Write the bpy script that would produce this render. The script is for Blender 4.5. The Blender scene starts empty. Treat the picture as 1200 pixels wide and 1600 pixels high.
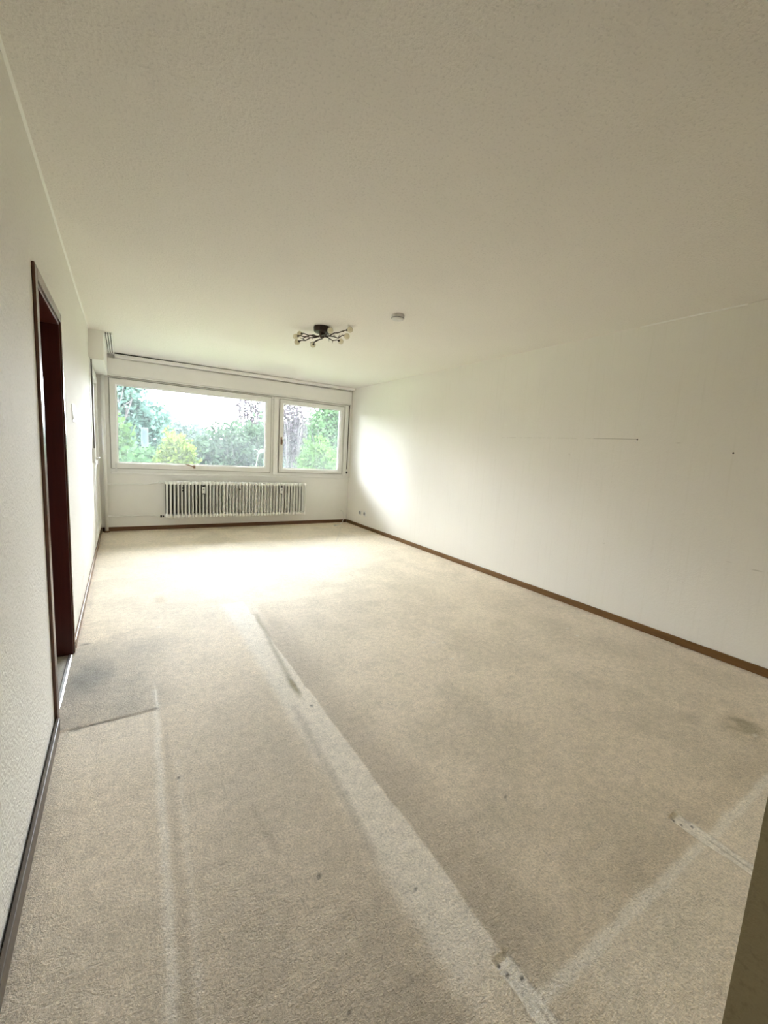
import bpy, bmesh, math, random
import numpy as np
from mathutils import Matrix, Vector, Quaternion

random.seed(7)
S = bpy.context.scene
COL = S.collection

# ------------------------------------------------------------------ camera
F_PX = 657.27
YAW, PITCH, ROLL = math.radians(32.040), math.radians(7.785), math.radians(3.351)
CAM_H = 1.3362
fw = Vector((math.sin(YAW)*math.cos(PITCH), math.cos(YAW)*math.cos(PITCH), -math.sin(PITCH)))
rt = Vector((math.cos(YAW), -math.sin(YAW), 0))
up = rt.cross(fw)
r2 = rt*math.cos(ROLL) + up*math.sin(ROLL)
u2 = -rt*math.sin(ROLL) + up*math.cos(ROLL)
cam = bpy.data.cameras.new('camera')
cam.sensor_fit = 'VERTICAL'
cam.sensor_height = 36.0
cam.lens = F_PX/1600*36.0
cam.clip_start = 0.02
cam.clip_end = 400
camo = bpy.data.objects.new('camera', cam)
m = Matrix((r2, u2, -fw)).transposed().to_4x4()
m.translation = (0, 0, CAM_H)
camo.matrix_world = m
COL.objects.link(camo)
S.camera = camo

# ------------------------------------------------------------------ sky (overcast) and exposure
W = bpy.data.worlds.new('overcast_sky')
S.world = W
W.use_nodes = True
nt = W.node_tree
nt.nodes.clear()
tc = nt.nodes.new('ShaderNodeTexCoord')
sx = nt.nodes.new('ShaderNodeSeparateXYZ')
nt.links.new(tc.outputs['Generated'], sx.inputs[0])
cr = nt.nodes.new('ShaderNodeValToRGB')          # bright even haze from horizon to zenith, dark land below
cr.color_ramp.elements[0].position = 0.47
cr.color_ramp.elements[0].color = (0.10, 0.11, 0.09, 1)
cr.color_ramp.elements[1].position = 1.0
cr.color_ramp.elements[1].color = (0.80, 0.86, 0.95, 1)
e = cr.color_ramp.elements.new(0.495)
e.color = (0.985, 0.98, 1.09, 1)
mr = nt.nodes.new('ShaderNodeMapRange')
mr.inputs[1].default_value = -1
mr.inputs[2].default_value = 1
nt.links.new(sx.outputs[2], mr.inputs[0])
nt.links.new(mr.outputs[0], cr.inputs[0])
bg = nt.nodes.new('ShaderNodeBackground')
bg.inputs[1].default_value = 91.0
nt.links.new(cr.outputs[0], bg.inputs[0])
wo = nt.nodes.new('ShaderNodeOutputWorld')
nt.links.new(bg.outputs[0], wo.inputs[0])
S.view_settings.view_transform = 'Standard'
S.view_settings.look = 'None'
S.view_settings.gamma = 1.0
S.view_settings.use_curve_mapping = False
S.view_settings.exposure = 0.0
try:
    S.cycles.max_bounces = 8
    S.cycles.diffuse_bounces = 6
    S.cycles.glossy_bounces = 3
    S.cycles.transparent_max_bounces = 12
    S.cycles.use_adaptive_sampling = True
    S.cycles.adaptive_threshold = 0.15
    S.cycles.adaptive_min_samples = 20
    S.cycles.sample_clamp_indirect = 12
    S.cycles.use_denoising = True
except Exception:
    pass

# ------------------------------------------------------------------ room numbers (metres)
XL, XR, YW, H = -0.290, 3.659, 7.186, 2.5
TH = 0.16                     # left wall thickness
YN = 0.185                    # room face of the wall beside the camera
XC = 0.90                     # its free end
CARPET = (0.760, 0.655, 0.515)  # clean carpet


# ------------------------------------------------------------------ materials
def new_mat(name):
    mt = bpy.data.materials.new(name)
    mt.use_nodes = True
    n = mt.node_tree
    n.nodes.clear()
    out = n.nodes.new('ShaderNodeOutputMaterial')
    p = n.nodes.new('ShaderNodeBsdfPrincipled')
    n.links.new(p.outputs[0], out.inputs[0])
    return mt, n, p, out


class NG:
    """small node helper"""
    def __init__(s, n):
        s.n = n

    def node(s, t):
        return s.n.nodes.new(t)

    def put(s, sock, v):
        if hasattr(v, 'is_output'):
            s.n.links.new(v, sock)
        else:
            sock.default_value = v

    def math(s, op, a, b=0.0, clamp=False):
        k = s.node('ShaderNodeMath')
        k.operation = op
        k.use_clamp = clamp
        s.put(k.inputs[0], a)
        s.put(k.inputs[1], b)
        return k.outputs[0]

    def noise(s, vec, scale, detail=3, rough=0.55):
        k = s.node('ShaderNodeTexNoise')
        s.put(k.inputs['Vector'], vec)
        k.inputs['Scale'].default_value = scale
        k.inputs['Detail'].default_value = detail
        k.inputs['Roughness'].default_value = rough
        return k

    def ramp(s, fac, a, b, pa=0.0, pb=1.0):
        k = s.node('ShaderNodeMapRange')
        k.clamp = True
        s.put(k.inputs[0], fac)
        for i, v in zip((1, 2, 3, 4), (pa, pb, a, b)):
            k.inputs[i].default_value = v
        return k.outputs[0]

    def smooth(s, fac, lo, hi, a=0.0, b=1.0):
        k = s.node('ShaderNodeMapRange')
        k.interpolation_type = 'SMOOTHSTEP'
        s.put(k.inputs[0], fac)
        for i, v in zip((1, 2, 3, 4), (lo, hi, a, b)):
            k.inputs[i].default_value = v
        return k.outputs[0]

    def mix(s, fac, a, b, mode='MIX'):
        k = s.node('ShaderNodeMix')
        k.data_type = 'RGBA'
        k.blend_type = mode
        s.put(k.inputs[0], fac)
        s.put(k.inputs[6], a)
        s.put(k.inputs[7], b)
        return k.outputs[2]

    def rect(s, u, v, x0, x1, y0, y1, fx0=.01, fx1=.01, fy0=.01, fy1=.01):
        a = s.smooth(u, x0-fx0, x0+fx0)
        b = s.smooth(u, x1-fx1, x1+fx1, 1, 0)
        c = s.smooth(v, y0-fy0, y0+fy0)
        d = s.smooth(v, y1-fy1, y1+fy1, 1, 0)
        return s.math('MULTIPLY', s.math('MULTIPLY', a, b), s.math('MULTIPLY', c, d))

    def seg(s, u, v, ax, ay, bx, by, w, f):
        """soft stroke from a to b, half width w, feather f"""
        L = math.hypot(bx-ax, by-ay)
        tx, ty = (bx-ax)/L, (by-ay)/L
        du = s.math('SUBTRACT', u, ax)
        dv = s.math('SUBTRACT', v, ay)
        t = s.math('ADD', s.math('MULTIPLY', du, tx), s.math('MULTIPLY', dv, ty))
        n = s.math('ABSOLUTE', s.math('SUBTRACT', s.math('MULTIPLY', dv, tx), s.math('MULTIPLY', du, ty)))
        e = s.math('MAXIMUM', s.math('MULTIPLY', t, -1.0), s.math('SUBTRACT', t, L))
        e = s.math('MAXIMUM', e, 0.0)
        d = s.math('MAXIMUM', n, e)
        return s.smooth(d, max(w-f, 0), w+f, 1, 0)

    def blob(s, u, v, cx, cy, rx, ry, inner=0.2):
        a = s.math('DIVIDE', s.math('SUBTRACT', u, cx), rx)
        b = s.math('DIVIDE', s.math('SUBTRACT', v, cy), ry)
        d = s.math('SQRT', s.math('ADD', s.math('MULTIPLY', a, a), s.math('MULTIPLY', b, b)))
        return s.smooth(d, inner, 1.0, 1, 0)

    def bump(s, h, strength, dist, prev=None):
        k = s.node('ShaderNodeBump')
        k.inputs['Strength'].default_value = strength
        k.inputs['Distance'].default_value = dist
        s.put(k.inputs['Height'], h)
        if prev is not None:
            s.n.links.new(prev, k.inputs['Normal'])
        return k.outputs[0]


def simple(name, rgb, rough=0.5, metal=0.0, var=0.06, scale=30, bump=0.0, spec=0.5, coat=0.0):
    mt, n, p, out = new_mat(name)
    g = NG(n)
    t = g.node('ShaderNodeTexCoord').outputs['Object']
    nz = g.noise(t, scale, 4)
    lo = tuple(c*(1-var) for c in rgb)+(1,)
    hi = tuple(min(1, c*(1+var)) for c in rgb)+(1,)
    p.inputs['Base Color'].default_value = rgb+(1,)
    g.put(p.inputs['Base Color'], g.mix(nz.outputs[0], lo, hi))
    p.inputs['Roughness'].default_value = rough
    p.inputs['Metallic'].default_value = metal
    p.inputs['Specular IOR Level'].default_value = spec
    p.inputs['Coat Weight'].default_value = coat
    p.inputs['Coat Roughness'].default_value = 0.12
    if bump:
        g.put(p.inputs['Normal'], g.bump(nz.outputs[0], bump, 0.002))
    return mt


def wood(name, c1, c2, axis='Y', rough=0.3, scale=6):
    mt, n, p, out = new_mat(name)
    g = NG(n)
    t = g.node('ShaderNodeTexCoord').outputs['Object']
    mp = g.node('ShaderNodeMapping')
    g.put(mp.inputs[0], t)
    st = {'X': (0.6, 14, 14), 'Y': (14, 0.6, 14), 'Z': (14, 14, 0.6)}[axis]
    mp.inputs['Scale'].default_value = st
    nz = g.noise(mp.outputs[0], scale, 6, 0.65)
    f = g.ramp(nz.outputs[0], 0, 1, 0.3, 0.7)
    g.put(p.inputs['Base Color'], g.mix(f, c1+(1,), c2+(1,)))
    p.inputs['Roughness'].default_value = rough
    g.put(p.inputs['Normal'], g.bump(nz.outputs[0], 0.15, 0.001))
    return mt


def woodchip(name, rgb, marks=None, scale=110, strength=0.45, speck=0.14):
    """painted woodchip wallpaper: fine lumps, faint specks"""
    mt, n, p, out = new_mat(name)
    g = NG(n)
    t = g.node('ShaderNodeTexCoord').outputs['Object']
    a = g.noise(t, scale, 3, 0.6)
    b = g.noise(t, scale*0.35, 2, 0.5)
    c = g.noise(t, 0.9, 4, 0.6)
    sp = g.smooth(a.outputs[0], 0.53, 0.70)
    base = g.mix(c.outputs[0], tuple(x*0.96 for x in rgb)+(1,), tuple(min(x*1.03, .97) for x in rgb)+(1,))
    col = g.mix(g.math('MULTIPLY', sp, speck), base, tuple(x*0.45 for x in rgb)+(1,))
    if marks:
        col = marks(g, t, col)
    g.put(p.inputs['Base Color'], col)
    p.inputs['Roughness'].default_value = 0.75
    p.inputs['Specular IOR Level'].default_value = 0.25
    hgt = g.math('ADD', a.outputs[0], g.math('MULTIPLY', b.outputs[0], 0.7))
    g.put(p.inputs['Normal'], g.bump(hgt, strength, 0.004))
    return mt


def right_marks(g, t, col):
    s = g.node('ShaderNodeSeparateXYZ')
    g.put(s.inputs[0], t)
    y, z = s.outputs[1], s.outputs[2]
    nz = g.noise(t, 14, 3).outputs[0]
    dash = g.smooth(nz, 0.42, 0.52)
    k = g.seg(y, z, 3.42, 1.603, 2.3, 1.592, 0.003, 0.003)
    col = g.mix(g.math('MULTIPLY', g.math('MULTIPLY', k, dash), 0.24), col, (0.25, 0.22, 0.17, 1))
    k = g.seg(y, z, 2.32, 1.592, 1.94, 1.583, 0.003, 0.002)
    col = g.mix(g.math('MULTIPLY', k, 0.42), col, (0.22, 0.19, 0.14, 1))
    for (yy, zz, ry, rz, st) in ((1.62, 1.555, .03, .006, .35), (2.55, 1.44, .012, .012, .3), (1.02, .70, .05, .006, .35),
                                 (1.18, .72, .03, .004, .25), (.95, .70, .02, .016, .3), (2.1, .66, .02, .008, .18)):
        col = g.mix(g.math('MULTIPLY', g.blob(y, z, yy, zz, ry, rz), st), col, (0.3, 0.27, 0.2, 1))
    # faint vertical roller streaks
    mp = g.node('ShaderNodeMapping')
    g.put(mp.inputs[0], t)
    mp.inputs['Scale'].default_value = (1, 22, 0.8)
    st = g.noise(mp.outputs[0], 2.0, 4, 0.7).outputs[0]
    col = g.mix(g.smooth(st, .52, .75, 0, .10), col, (0.55, 0.50, 0.40, 1))
    return col


def carpet():
    """cut-pile carpet: wear colours come from the mesh attribute 'wear', pile grain from noise"""
    mt, n, p, out = new_mat('beige_worn_carpet')
    g = NG(n)
    t = g.node('ShaderNodeTexCoord').outputs['Object']
    at = g.node('ShaderNodeAttribute')
    at.attribute_name = 'wear'
    fine = g.noise(t, 125, 3, 0.75).outputs[0]
    mid = g.noise(t, 30, 2, 0.6).outputs[0]
    f = g.ramp(g.math('ADD', g.math('MULTIPLY', fine, .72), g.math('MULTIPLY', mid, .28)), 0.70, 1.30, .33, .67)
    sc = g.node('ShaderNodeVectorMath')
    sc.operation = 'SCALE'
    g.put(sc.inputs[0], at.outputs['Color'])
    g.put(sc.inputs['Scale'], f)
    g.put(p.inputs['Base Color'], sc.outputs[0])
    p.inputs['Roughness'].default_value = 0.7
    p.inputs['Specular IOR Level'].default_value = 0.22
    g.put(p.inputs['Normal'], g.bump(fine, 0.6, 0.006))
    return mt


def vnoise(x, y, scale, seed, octaves=3):
    """value noise 0..1 on arrays"""
    rs = np.random.RandomState(seed)
    tot, amp, s_ = 0, 0, 1.0
    for o in range(octaves):
        T = rs.rand(257, 257)
        u, v = (x+20)*scale, (y+20)*scale
        iu, iv = np.floor(u).astype(int), np.floor(v).astype(int)
        fu, fv = u-iu, v-iv
        fu, fv = fu*fu*(3-2*fu), fv*fv*(3-2*fv)
        iu, iv, iu1, iv1 = iu % 256, iv % 256, (iu+1) % 256, (iv+1) % 256
        r = (T[iu, iv]*(1-fu)+T[iu1, iv]*fu)*(1-fv)+(T[iu, iv1]*(1-fu)+T[iu1, iv1]*fu)*fv
        tot = tot+r*s_
        amp += s_
        s_ *= .55
        scale *= 2.1
    return tot/amp


def carpet_wear(X, Y):
    """colour and height of the worn carpet at points X, Y"""
    def ss(v, lo, hi):
        k = np.clip((v-lo)/(hi-lo), 0, 1)
        return k*k*(3-2*k)

    def rect(x, y, x0, x1, y0, y1, fx0=.01, fx1=.01, fy0=.01, fy1=.01):
        return ss(x, x0-fx0, x0+fx0)*(1-ss(x, x1-fx1, x1+fx1))*ss(y, y0-fy0, y0+fy0)*(1-ss(y, y1-fy1, y1+fy1))

    def seg(x, y, ax, ay, bx, by, w, f):
        L = math.hypot(bx-ax, by-ay)
        tx, ty = (bx-ax)/L, (by-ay)/L
        t = (x-ax)*tx+(y-ay)*ty
        nn = np.abs((y-ay)*tx-(x-ax)*ty)
        e_ = np.maximum(np.maximum(-t, t-L), 0)
        return 1-ss(np.maximum(nn, e_), max(w-f, 0), w+f)

    def blob(x, y, cx, cy, rx, ry, inner=.2):
        return 1-ss(np.sqrt(((x-cx)/rx)**2+((y-cy)/ry)**2), inner, 1)
    x = X+(vnoise(X, Y, 9, 1)-.5)*.022
    y = Y+(vnoise(X, Y, 9, 2)-.5)*.022
    big = vnoise(X, Y, 2.0, 3, 4)
    blot = vnoise(X, Y, 7.0, 4, 3)
    C = np.ones(X.shape+(3,))*np.array(CARPET)
    LT = np.array((0.86, 0.81, 0.725))
    DK = np.array((0.34, 0.285, 0.21))
    GR = np.array((0.26, 0.25, 0.215))

    def dark(mask, k, c=DK):
        nonlocal C
        mk = (mask*k)[..., None]
        C = C*(1-mk)+np.array(c)*mk
    dark(ss(big, .42, .68), .32, (.50, .44, .34))
    dark(ss(blot, .50, .72), .22, (.50, .44, .34))
    # trodden areas; the near left floor broadly darker
    dark(rect(x, y, .862, 2.45, .56, 1.52, .01, .35, .02, .35), .10)
    dark(rect(x, y, -.4, .66, -2.5, 2.2, .05, .06, .2, .5), .22)
    dark(rect(x, y, .862, 1.02, .6, 3.35, .008, .12, .05, .4), .42)
    dark(rect(x, y, .95, 2.4, 2.7, 3.5, .02, .4, .4, .04), .14)
    dark(rect(x, y, 2.85, 3.7, .8, 3.2, .25, .05, .3, .5), .20)
    dark(rect(x, y, .12, .68, -.3, 1.25, .1, .04, .2, .35), .20)
    dark(rect(x, y, -.3, .7, -2.5, .75, .1, .1, .2, .35), .22)
    # pale band where a partition stood
    dark(rect(x, y, .69, .862, .60, 3.60, .035, .005, .10, .01), .50, LT)
    dark(rect(x, y, .66, .93, 3.1, 3.60, .05, .03, .2, .012), .20, LT)
    dark(seg(x, y, .885, 3.27, .800, 2.15, .014, .016), .55, (.27, .23, .13))
    dark(blob(x, y, .800, 2.13, .030, .16), .85, (.27, .22, .11))
    dark(seg(x, y, .735, 1.95, .690, 1.05, .012, .022), .40)
    # old pressure line on the left, double
    dark(seg(x, y, .122, 2.42, .058, .55, .012, .012), .48, LT)
    dark(seg(x, y, .172, 1.8, .115, .60, .006, .012), .22, LT)
    dark(seg(x, y, .145, 2.0, .088, .60, .008, .012), .25)
    # dirt at the doorway and the seam in front of it
    dark(rect(x, y, -.34, .16, 2.24, 3.1, .05, .16, .006, .35)*(.55+.9*blot), .34, GR)
    dark(blob(x, y, -.18, 2.72, .17, .34), .62, GR)
    dark(blob(x, y, .10, 3.0, .22, .20), .22, GR)
    dark(rect(x, y, -.26, .12, 1.9, 2.225, .03, .01, .2, .006), .22, LT)
    dark(seg(X, Y, -.17, 2.228, .122, 2.236, .004, .005), .85, (.11, .10, .08))
    dark(blob(x, y, -.20, 2.225, .05, .022), .7, (.16, .14, .10))
    dark(blob(X, Y, -.235, 3.195, .045, .018), .8, (.12, .11, .08))
    # front line of a former wall unit and prints of its sides
    dark(rect(x, y, 1.0, 3.7, .185, .50, .05, .05, .05, .006), .26, LT)
    dark(rect(x, y, .82, 3.7, .490, .522, .05, .05, .006, .008), .55, LT)
    dark(rect(x, y, .86, 3.7, .522, .62, .05, .05, .008, .06), .16)
    hz = (vnoise(X, Y, 26, 6, 2)-.5)*.0022
    for cx in (1.805, .848):
        k = rect(x, Y, cx-.028, cx+.028, .16, .622, .004, .004, .004, .006)
        dark(k, .75, LT)
        dark(seg(X, Y, cx+.004, .50, cx+.004, .2, .003, .003), .6)
        dark(seg(x, Y, cx-.032, .60, cx-.032, .2, .003, .004), .35)
        for hx, hy in ((-.014, .585), (.014, .560), (-.02, .61)):
            dark(blob(X, Y, cx+hx, hy, .008, .008, .4), .9, (.09, .08, .06))
        hz = hz-k*.004
    hz = hz+.003*ss(Y, 2.226, 2.236)*(1-ss(X, .118, .128))*(1-ss(Y, 2.3, 2.6))
    # loose stains
    dark(blob(x, y, .245, 3.90, .07, .16), .38, (.40, .30, .17))
    dark(blob(x, y, 2.82, .72, .26, .13)*ss(blot, .25, .7), .75, (.27, .225, .14))
    dark(blob(x, y, 2.62, .90, .10, .07), .28)
    dark(seg(x, y, .385, 1.42, .41, 1.20, .010, .012), .38)
    dark(seg(x, y, 1.33, 5.18, 1.75, 5.02, .006, .010), .35)
    dark(seg(x, y, 3.3, 6.7, 2.7, 5.6, .006, .012), .3, (.45, .42, .40))
    for cx, cy, r in ((.165, 1.70, .013), (.50, 1.06, .010), (.52, .91, .010), (.60, .70, .009), (.44, .72, .010),
                      (.82, 1.92, .014), (1.65, 1.75, .010), (.75, .88, .008), (1.28, 1.0, .008)):
        dark(blob(X, Y, cx, cy, r, r, .3), .8, (.10, .09, .07))
    for cx, cy in ((3.10, 1.99), (3.04, 1.86), (.05, 4.95), (.2, 3.3), (2.77, .66), (1.9, 2.25), (1.86, 2.0)):
        dark(blob(X, Y, cx, cy, .026, .016, .2), .6, (.80, .77, .70))  # pale dents and flecks; the far left one paints a glint
    return C, hz


def glass_mat():
    mt, n, p, out = new_mat('glare_veil_window_glass')
    n.nodes.remove(p)
    g = NG(n)
    tr = g.node('ShaderNodeBsdfTransparent')
    tr.inputs[0].default_value = (0.93, 0.96, 0.95, 1)
    gl = g.node('ShaderNodeBsdfGlossy')
    gl.inputs['Roughness'].default_value = 0.02
    fr = g.node('ShaderNodeFresnel')
    fr.inputs[0].default_value = 1.45
    m1 = g.node('ShaderNodeMixShader')
    g.put(m1.inputs[0], fr.outputs[0])
    n.links.new(tr.outputs[0], m1.inputs[1])
    n.links.new(gl.outputs[0], m1.inputs[2])
    du = g.node('ShaderNodeBsdfTranslucent')
    du.inputs[0].default_value = (0.85, 0.93, 0.95, 1)
    m2 = g.node('ShaderNodeMixShader')
    t = g.node('ShaderNodeTexCoord').outputs['Object']
    nz = g.noise(t, 2.5, 4, 0.6)
    g.put(m2.inputs[0], g.ramp(nz.outputs[0], 0.010, 0.021, .3, .7))  # thin translucent share lays a painted glare veil over the view
    n.links.new(m1.outputs[0], m2.inputs[1])
    n.links.new(du.outputs[0], m2.inputs[2])
    n.links.new(m2.outputs[0], out.inputs[0])
    return mt


def leaf_mat(name, c1, c2, trans=0.35):
    mt, n, p, out = new_mat(name)
    n.nodes.remove(p)
    g = NG(n)
    t = g.node('ShaderNodeTexCoord').outputs['Object']
    nz = g.noise(t, 3.0, 5, 0.7)
    f = g.ramp(nz.outputs[0], 0, 1, .3, .7)
    c = g.mix(f, c1+(1,), c2+(1,))
    d = g.node('ShaderNodeBsdfDiffuse')
    g.put(d.inputs[0], c)
    tl = g.node('ShaderNodeBsdfTranslucent')
    g.put(tl.inputs[0], c)
    mx = g.node('ShaderNodeMixShader')
    mx.inputs[0].default_value = trans
    n.links.new(d.outputs[0], mx.inputs[1])
    n.links.new(tl.outputs[0], mx.inputs[2])
    n.links.new(mx.outputs[0], out.inputs[0])
    return mt


M = {}
M['wall'] = woodchip('cream_woodchip_wallpaper', (0.87, 0.838, 0.778))
M['wall_r'] = woodchip('cream_woodchip_wallpaper_marked', (0.87, 0.838, 0.778), right_marks, strength=0.22, speck=0.05)
M['wall_l'] = woodchip('coarse_woodchip_wallpaper', (0.84, 0.815, 0.755), scale=90, strength=1.0, speck=0.18)
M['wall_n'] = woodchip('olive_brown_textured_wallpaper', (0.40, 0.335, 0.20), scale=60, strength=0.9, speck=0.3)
M['ceil'] = woodchip('cream_woodchip_ceiling', (0.87, 0.836, 0.785), scale=90, strength=0.8, speck=0.22)
M['plaster'] = simple('smooth_white_paint', (0.90, 0.885, 0.85), 0.6, var=.03, scale=8, bump=.1)
M['carpet'] = carpet()
M['base'] = wood('brown_lacquered_wood', (0.120, 0.054, 0.013), (0.20, 0.098, 0.024), 'Y', 0.33)
M['base_d'] = wood('dull_grey_brown_wood', (0.085, 0.066, 0.048), (0.14, 0.108, 0.08), 'Y', 0.35)
M['base_x'] = wood('brown_lacquered_wood_cross', (0.10, 0.045, 0.018), (0.17, 0.080, 0.032), 'X', 0.38)
M['door'] = wood('dark_mahogany_lacquer', (0.065, 0.010, 0.008), (0.10, 0.018, 0.012), 'Z', 0.28)
M['arch'] = wood('dark_brown_lacquer', (0.085, 0.032, 0.016), (0.12, 0.050, 0.026), 'Z', 0.25)
M['frame'] = simple('white_window_lacquer', (0.88, 0.87, 0.84), 0.38, var=.03, scale=12, bump=.05)
M['rad'] = simple('white_radiator_enamel', (0.90, 0.895, 0.86), 0.32, var=.03, scale=14)
M['rib_shade'] = simple('rib_shade_grey', (0.11, 0.108, 0.09), 0.8, var=.2, scale=9)
M['pvc'] = simple('white_plastic', (0.80, 0.80, 0.78), 0.35, var=.02)
M['switch'] = simple('cream_switch_plastic', (0.80, 0.775, 0.70), 0.5, var=.02)
M['track'] = simple('white_curtain_track', (0.90, 0.89, 0.86), 0.42, var=.04, scale=20)
M['gap_shade'] = simple('grey_brown_gap_shade', (0.30, 0.28, 0.24), 0.8, var=.2, scale=40)
M['slot'] = simple('dark_slot', (0.03, 0.028, 0.025), 0.8)
M['black'] = simple('black_rubber', (0.02, 0.02, 0.02), 0.5)
M['strap'] = simple('dark_woven_strap', (0.10, 0.09, 0.075), 0.85, var=.25, scale=220, bump=.3)
M['bronze'] = simple('dark_bronze', (0.050, 0.034, 0.026), 0.38, metal=0.7, var=.25, scale=60)
M['cream_glass'] = simple('cream_glass', (0.80, 0.74, 0.55), 0.18, var=.05, scale=40, coat=.6)
M['detector'] = simple('aged_white_plastic', (0.72, 0.71, 0.68), 0.45, var=.02)
M['metal'] = simple('brushed_aluminium', (0.72, 0.72, 0.70), 0.42, metal=0.9, var=.08, scale=90)
M['brownplastic'] = simple('brown_handle', (0.22, 0.13, 0.08), 0.4, var=.15)
M['grey'] = simple('grey_display', (0.32, 0.33, 0.33), 0.4)
M['glass'] = glass_mat()
M['pale'] = simple('pale_blue_white_enamel', (0.80, 0.88, 0.92), 0.3, var=.03, scale=9)
M['bark'] = simple('grey_brown_bark', (0.018, 0.014, 0.013), 0.9, var=.3, scale=18, bump=.5)
M['soil'] = simple('rough_lawn', (0.10, 0.14, 0.05), 0.95, var=.4, scale=3, bump=.5)
M['light_block'] = simple('pale_light_block_render', (0.70, 0.69, 0.66), 0.9, var=.04, scale=20, bump=.2)


# ------------------------------------------------------------------ mesh helpers
class MB:
    def __init__(s):
        s.b = bmesh.new()

    def box(s, x0, x1, y0, y1, z0, z1):
        v = [s.b.verts.new(p) for p in ((x0, y0, z0), (x1, y0, z0), (x1, y1, z0), (x0, y1, z0),
                                        (x0, y0, z1), (x1, y0, z1), (x1, y1, z1), (x0, y1, z1))]
        for f in ((0, 3, 2, 1), (4, 5, 6, 7), (0, 1, 5, 4), (1, 2, 6, 5), (2, 3, 7, 6), (3, 0, 4, 7)):
            s.b.faces.new([v[i] for i in f])
        return s

    def prism(s, poly, axis, a, b):
        """extrude a 2D polygon along an axis; poly in the two remaining axes in order"""
        def P(u, v, w):
            return {'X': (w, u, v), 'Y': (u, w, v), 'Z': (u, v, w)}[axis]
        A = [s.b.verts.new(P(u, v, a)) for u, v in poly]
        B = [s.b.verts.new(P(u, v, b)) for u, v in poly]
        n = len(poly)
        s.b.faces.new(A)
        s.b.faces.new(B[::-1])
        for i in range(n):
            s.b.faces.new((A[i], B[i], B[(i+1) % n], A[(i+1) % n]))
        return s

    def tube(s, pts, rad, seg=10, cap=True):
        pts = [Vector(p) for p in pts]
        rads = rad if isinstance(rad, (list, tuple)) else [rad]*len(pts)
        rings = []
        prev = None
        for i, p in enumerate(pts):
            d = (pts[min(i+1, len(pts)-1)]-pts[max(i-1, 0)]).normalized()
            if prev is None:
                a = d.orthogonal().normalized()
            else:
                a = (prev-d*prev.dot(d)).normalized()
            prev = a
            b = d.cross(a)
            rings.append([s.b.verts.new(p+(a*math.cos(2*math.pi*k/seg)+b*math.sin(2*math.pi*k/seg))*rads[i]) for k in range(seg)])
        for i in range(len(rings)-1):
            for k in range(seg):
                s.b.faces.new((rings[i][k], rings[i][(k+1) % seg], rings[i+1][(k+1) % seg], rings[i+1][k]))
        if cap:
            s.b.faces.new(rings[0][::-1])
            s.b.faces.new(rings[-1])
        return s

    def lathe(s, prof, c=(0, 0, 0), seg=28, axis='Z'):
        """prof: list of (r, h)"""
        rings = []
        for r, h in prof:
            ring = []
            for k in range(seg):
                a = 2*math.pi*k/seg
                q = (r*math.cos(a), r*math.sin(a), h)
                q = {'Z': q, 'X': (q[2], q[0], q[1]), 'Y': (q[0], q[2], q[1])}[axis]
                ring.append(s.b.verts.new((c[0]+q[0], c[1]+q[1], c[2]+q[2])))
            rings.append(ring)
        for i in range(len(rings)-1):
            for k in range(seg):
                s.b.faces.new((rings[i][k], rings[i][(k+1) % seg], rings[i+1][(k+1) % seg], rings[i+1][k]))
        s.b.faces.new(rings[0][::-1])
        s.b.faces.new(rings[-1])
        return s

    def ball(s, c, r, sub=2, sc=(1, 1, 1)):
        bmesh.ops.create_icosphere(s.b, subdivisions=sub, radius=r,
                                   matrix=Matrix.Translation(c) @ Matrix.Diagonal((sc[0], sc[1], sc[2], 1)))
        return s

    def frame(s, x0, x1, z0, z1, prof):
        """mitred rectangular frame in the XZ plane; prof = list of (inset from outer edge, y)"""
        cs = []
        for ins, y in prof:
            cs.append([s.b.verts.new(p) for p in ((x0+ins, y, z0+ins), (x1-ins, y, z0+ins), (x1-ins, y, z1-ins), (x0+ins, y, z1-ins))])
        n = len(cs)
        for i in range(n):
            a, b = cs[i], cs[(i+1) % n]
            for k in range(4):
                s.b.faces.new((a[k], a[(k+1) % 4], b[(k+1) % 4], b[k]))
        return s

    def build(s, name, mat, parent=None, bevel=0.0, smooth=False, seg=2):
        bmesh.ops.recalc_face_normals(s.b, faces=s.b.faces)
        me = bpy.data.meshes.new(name)
        s.b.to_mesh(me)
        s.b.free()
        me.materials.append(M[mat] if isinstance(mat, str) else mat)
        if smooth:
            for f in me.polygons:
                f.use_smooth = True
        o = bpy.data.objects.new(name, me)
        COL.objects.link(o)
        if bevel:
            md = o.modifiers.new('bevel', 'BEVEL')
            md.width = bevel
            md.segments = seg
            md.limit_method = 'ANGLE'
            md.angle_limit = math.radians(40)
        if parent is not None:
            put_under(o, parent)
        return o


def world_loc(o):
    v = Vector(o.location)
    q = o.parent
    while q is not None:
        v += Vector(q.location)
        q = q.parent
    return v


def put_under(o, parent):
    o.parent = parent
    o.location = Vector(o.location)-world_loc(parent)


def empty(name, loc):
    o = bpy.data.objects.new(name, None)
    o.empty_display_size = 0.1
    o.location = loc
    COL.objects.link(o)
    return o


def tag(o, label, cat, group=None, kind=None):
    o['label'] = label
    o['category'] = cat
    if group:
        o['group'] = group
    if kind:
        o['kind'] = kind
    return o


def struct(o, label, cat):
    return tag(o, label, cat, kind='structure')


# ------------------------------------------------------------------ the room shell
DY0, DY1, DZ = 2.315, 3.085, 1.965         # doorway clear opening in the left wall
BY0, BY1, BZ0, BZ1 = 5.87, 7.06, 0.07, 2.19  # balcony door opening

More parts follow.
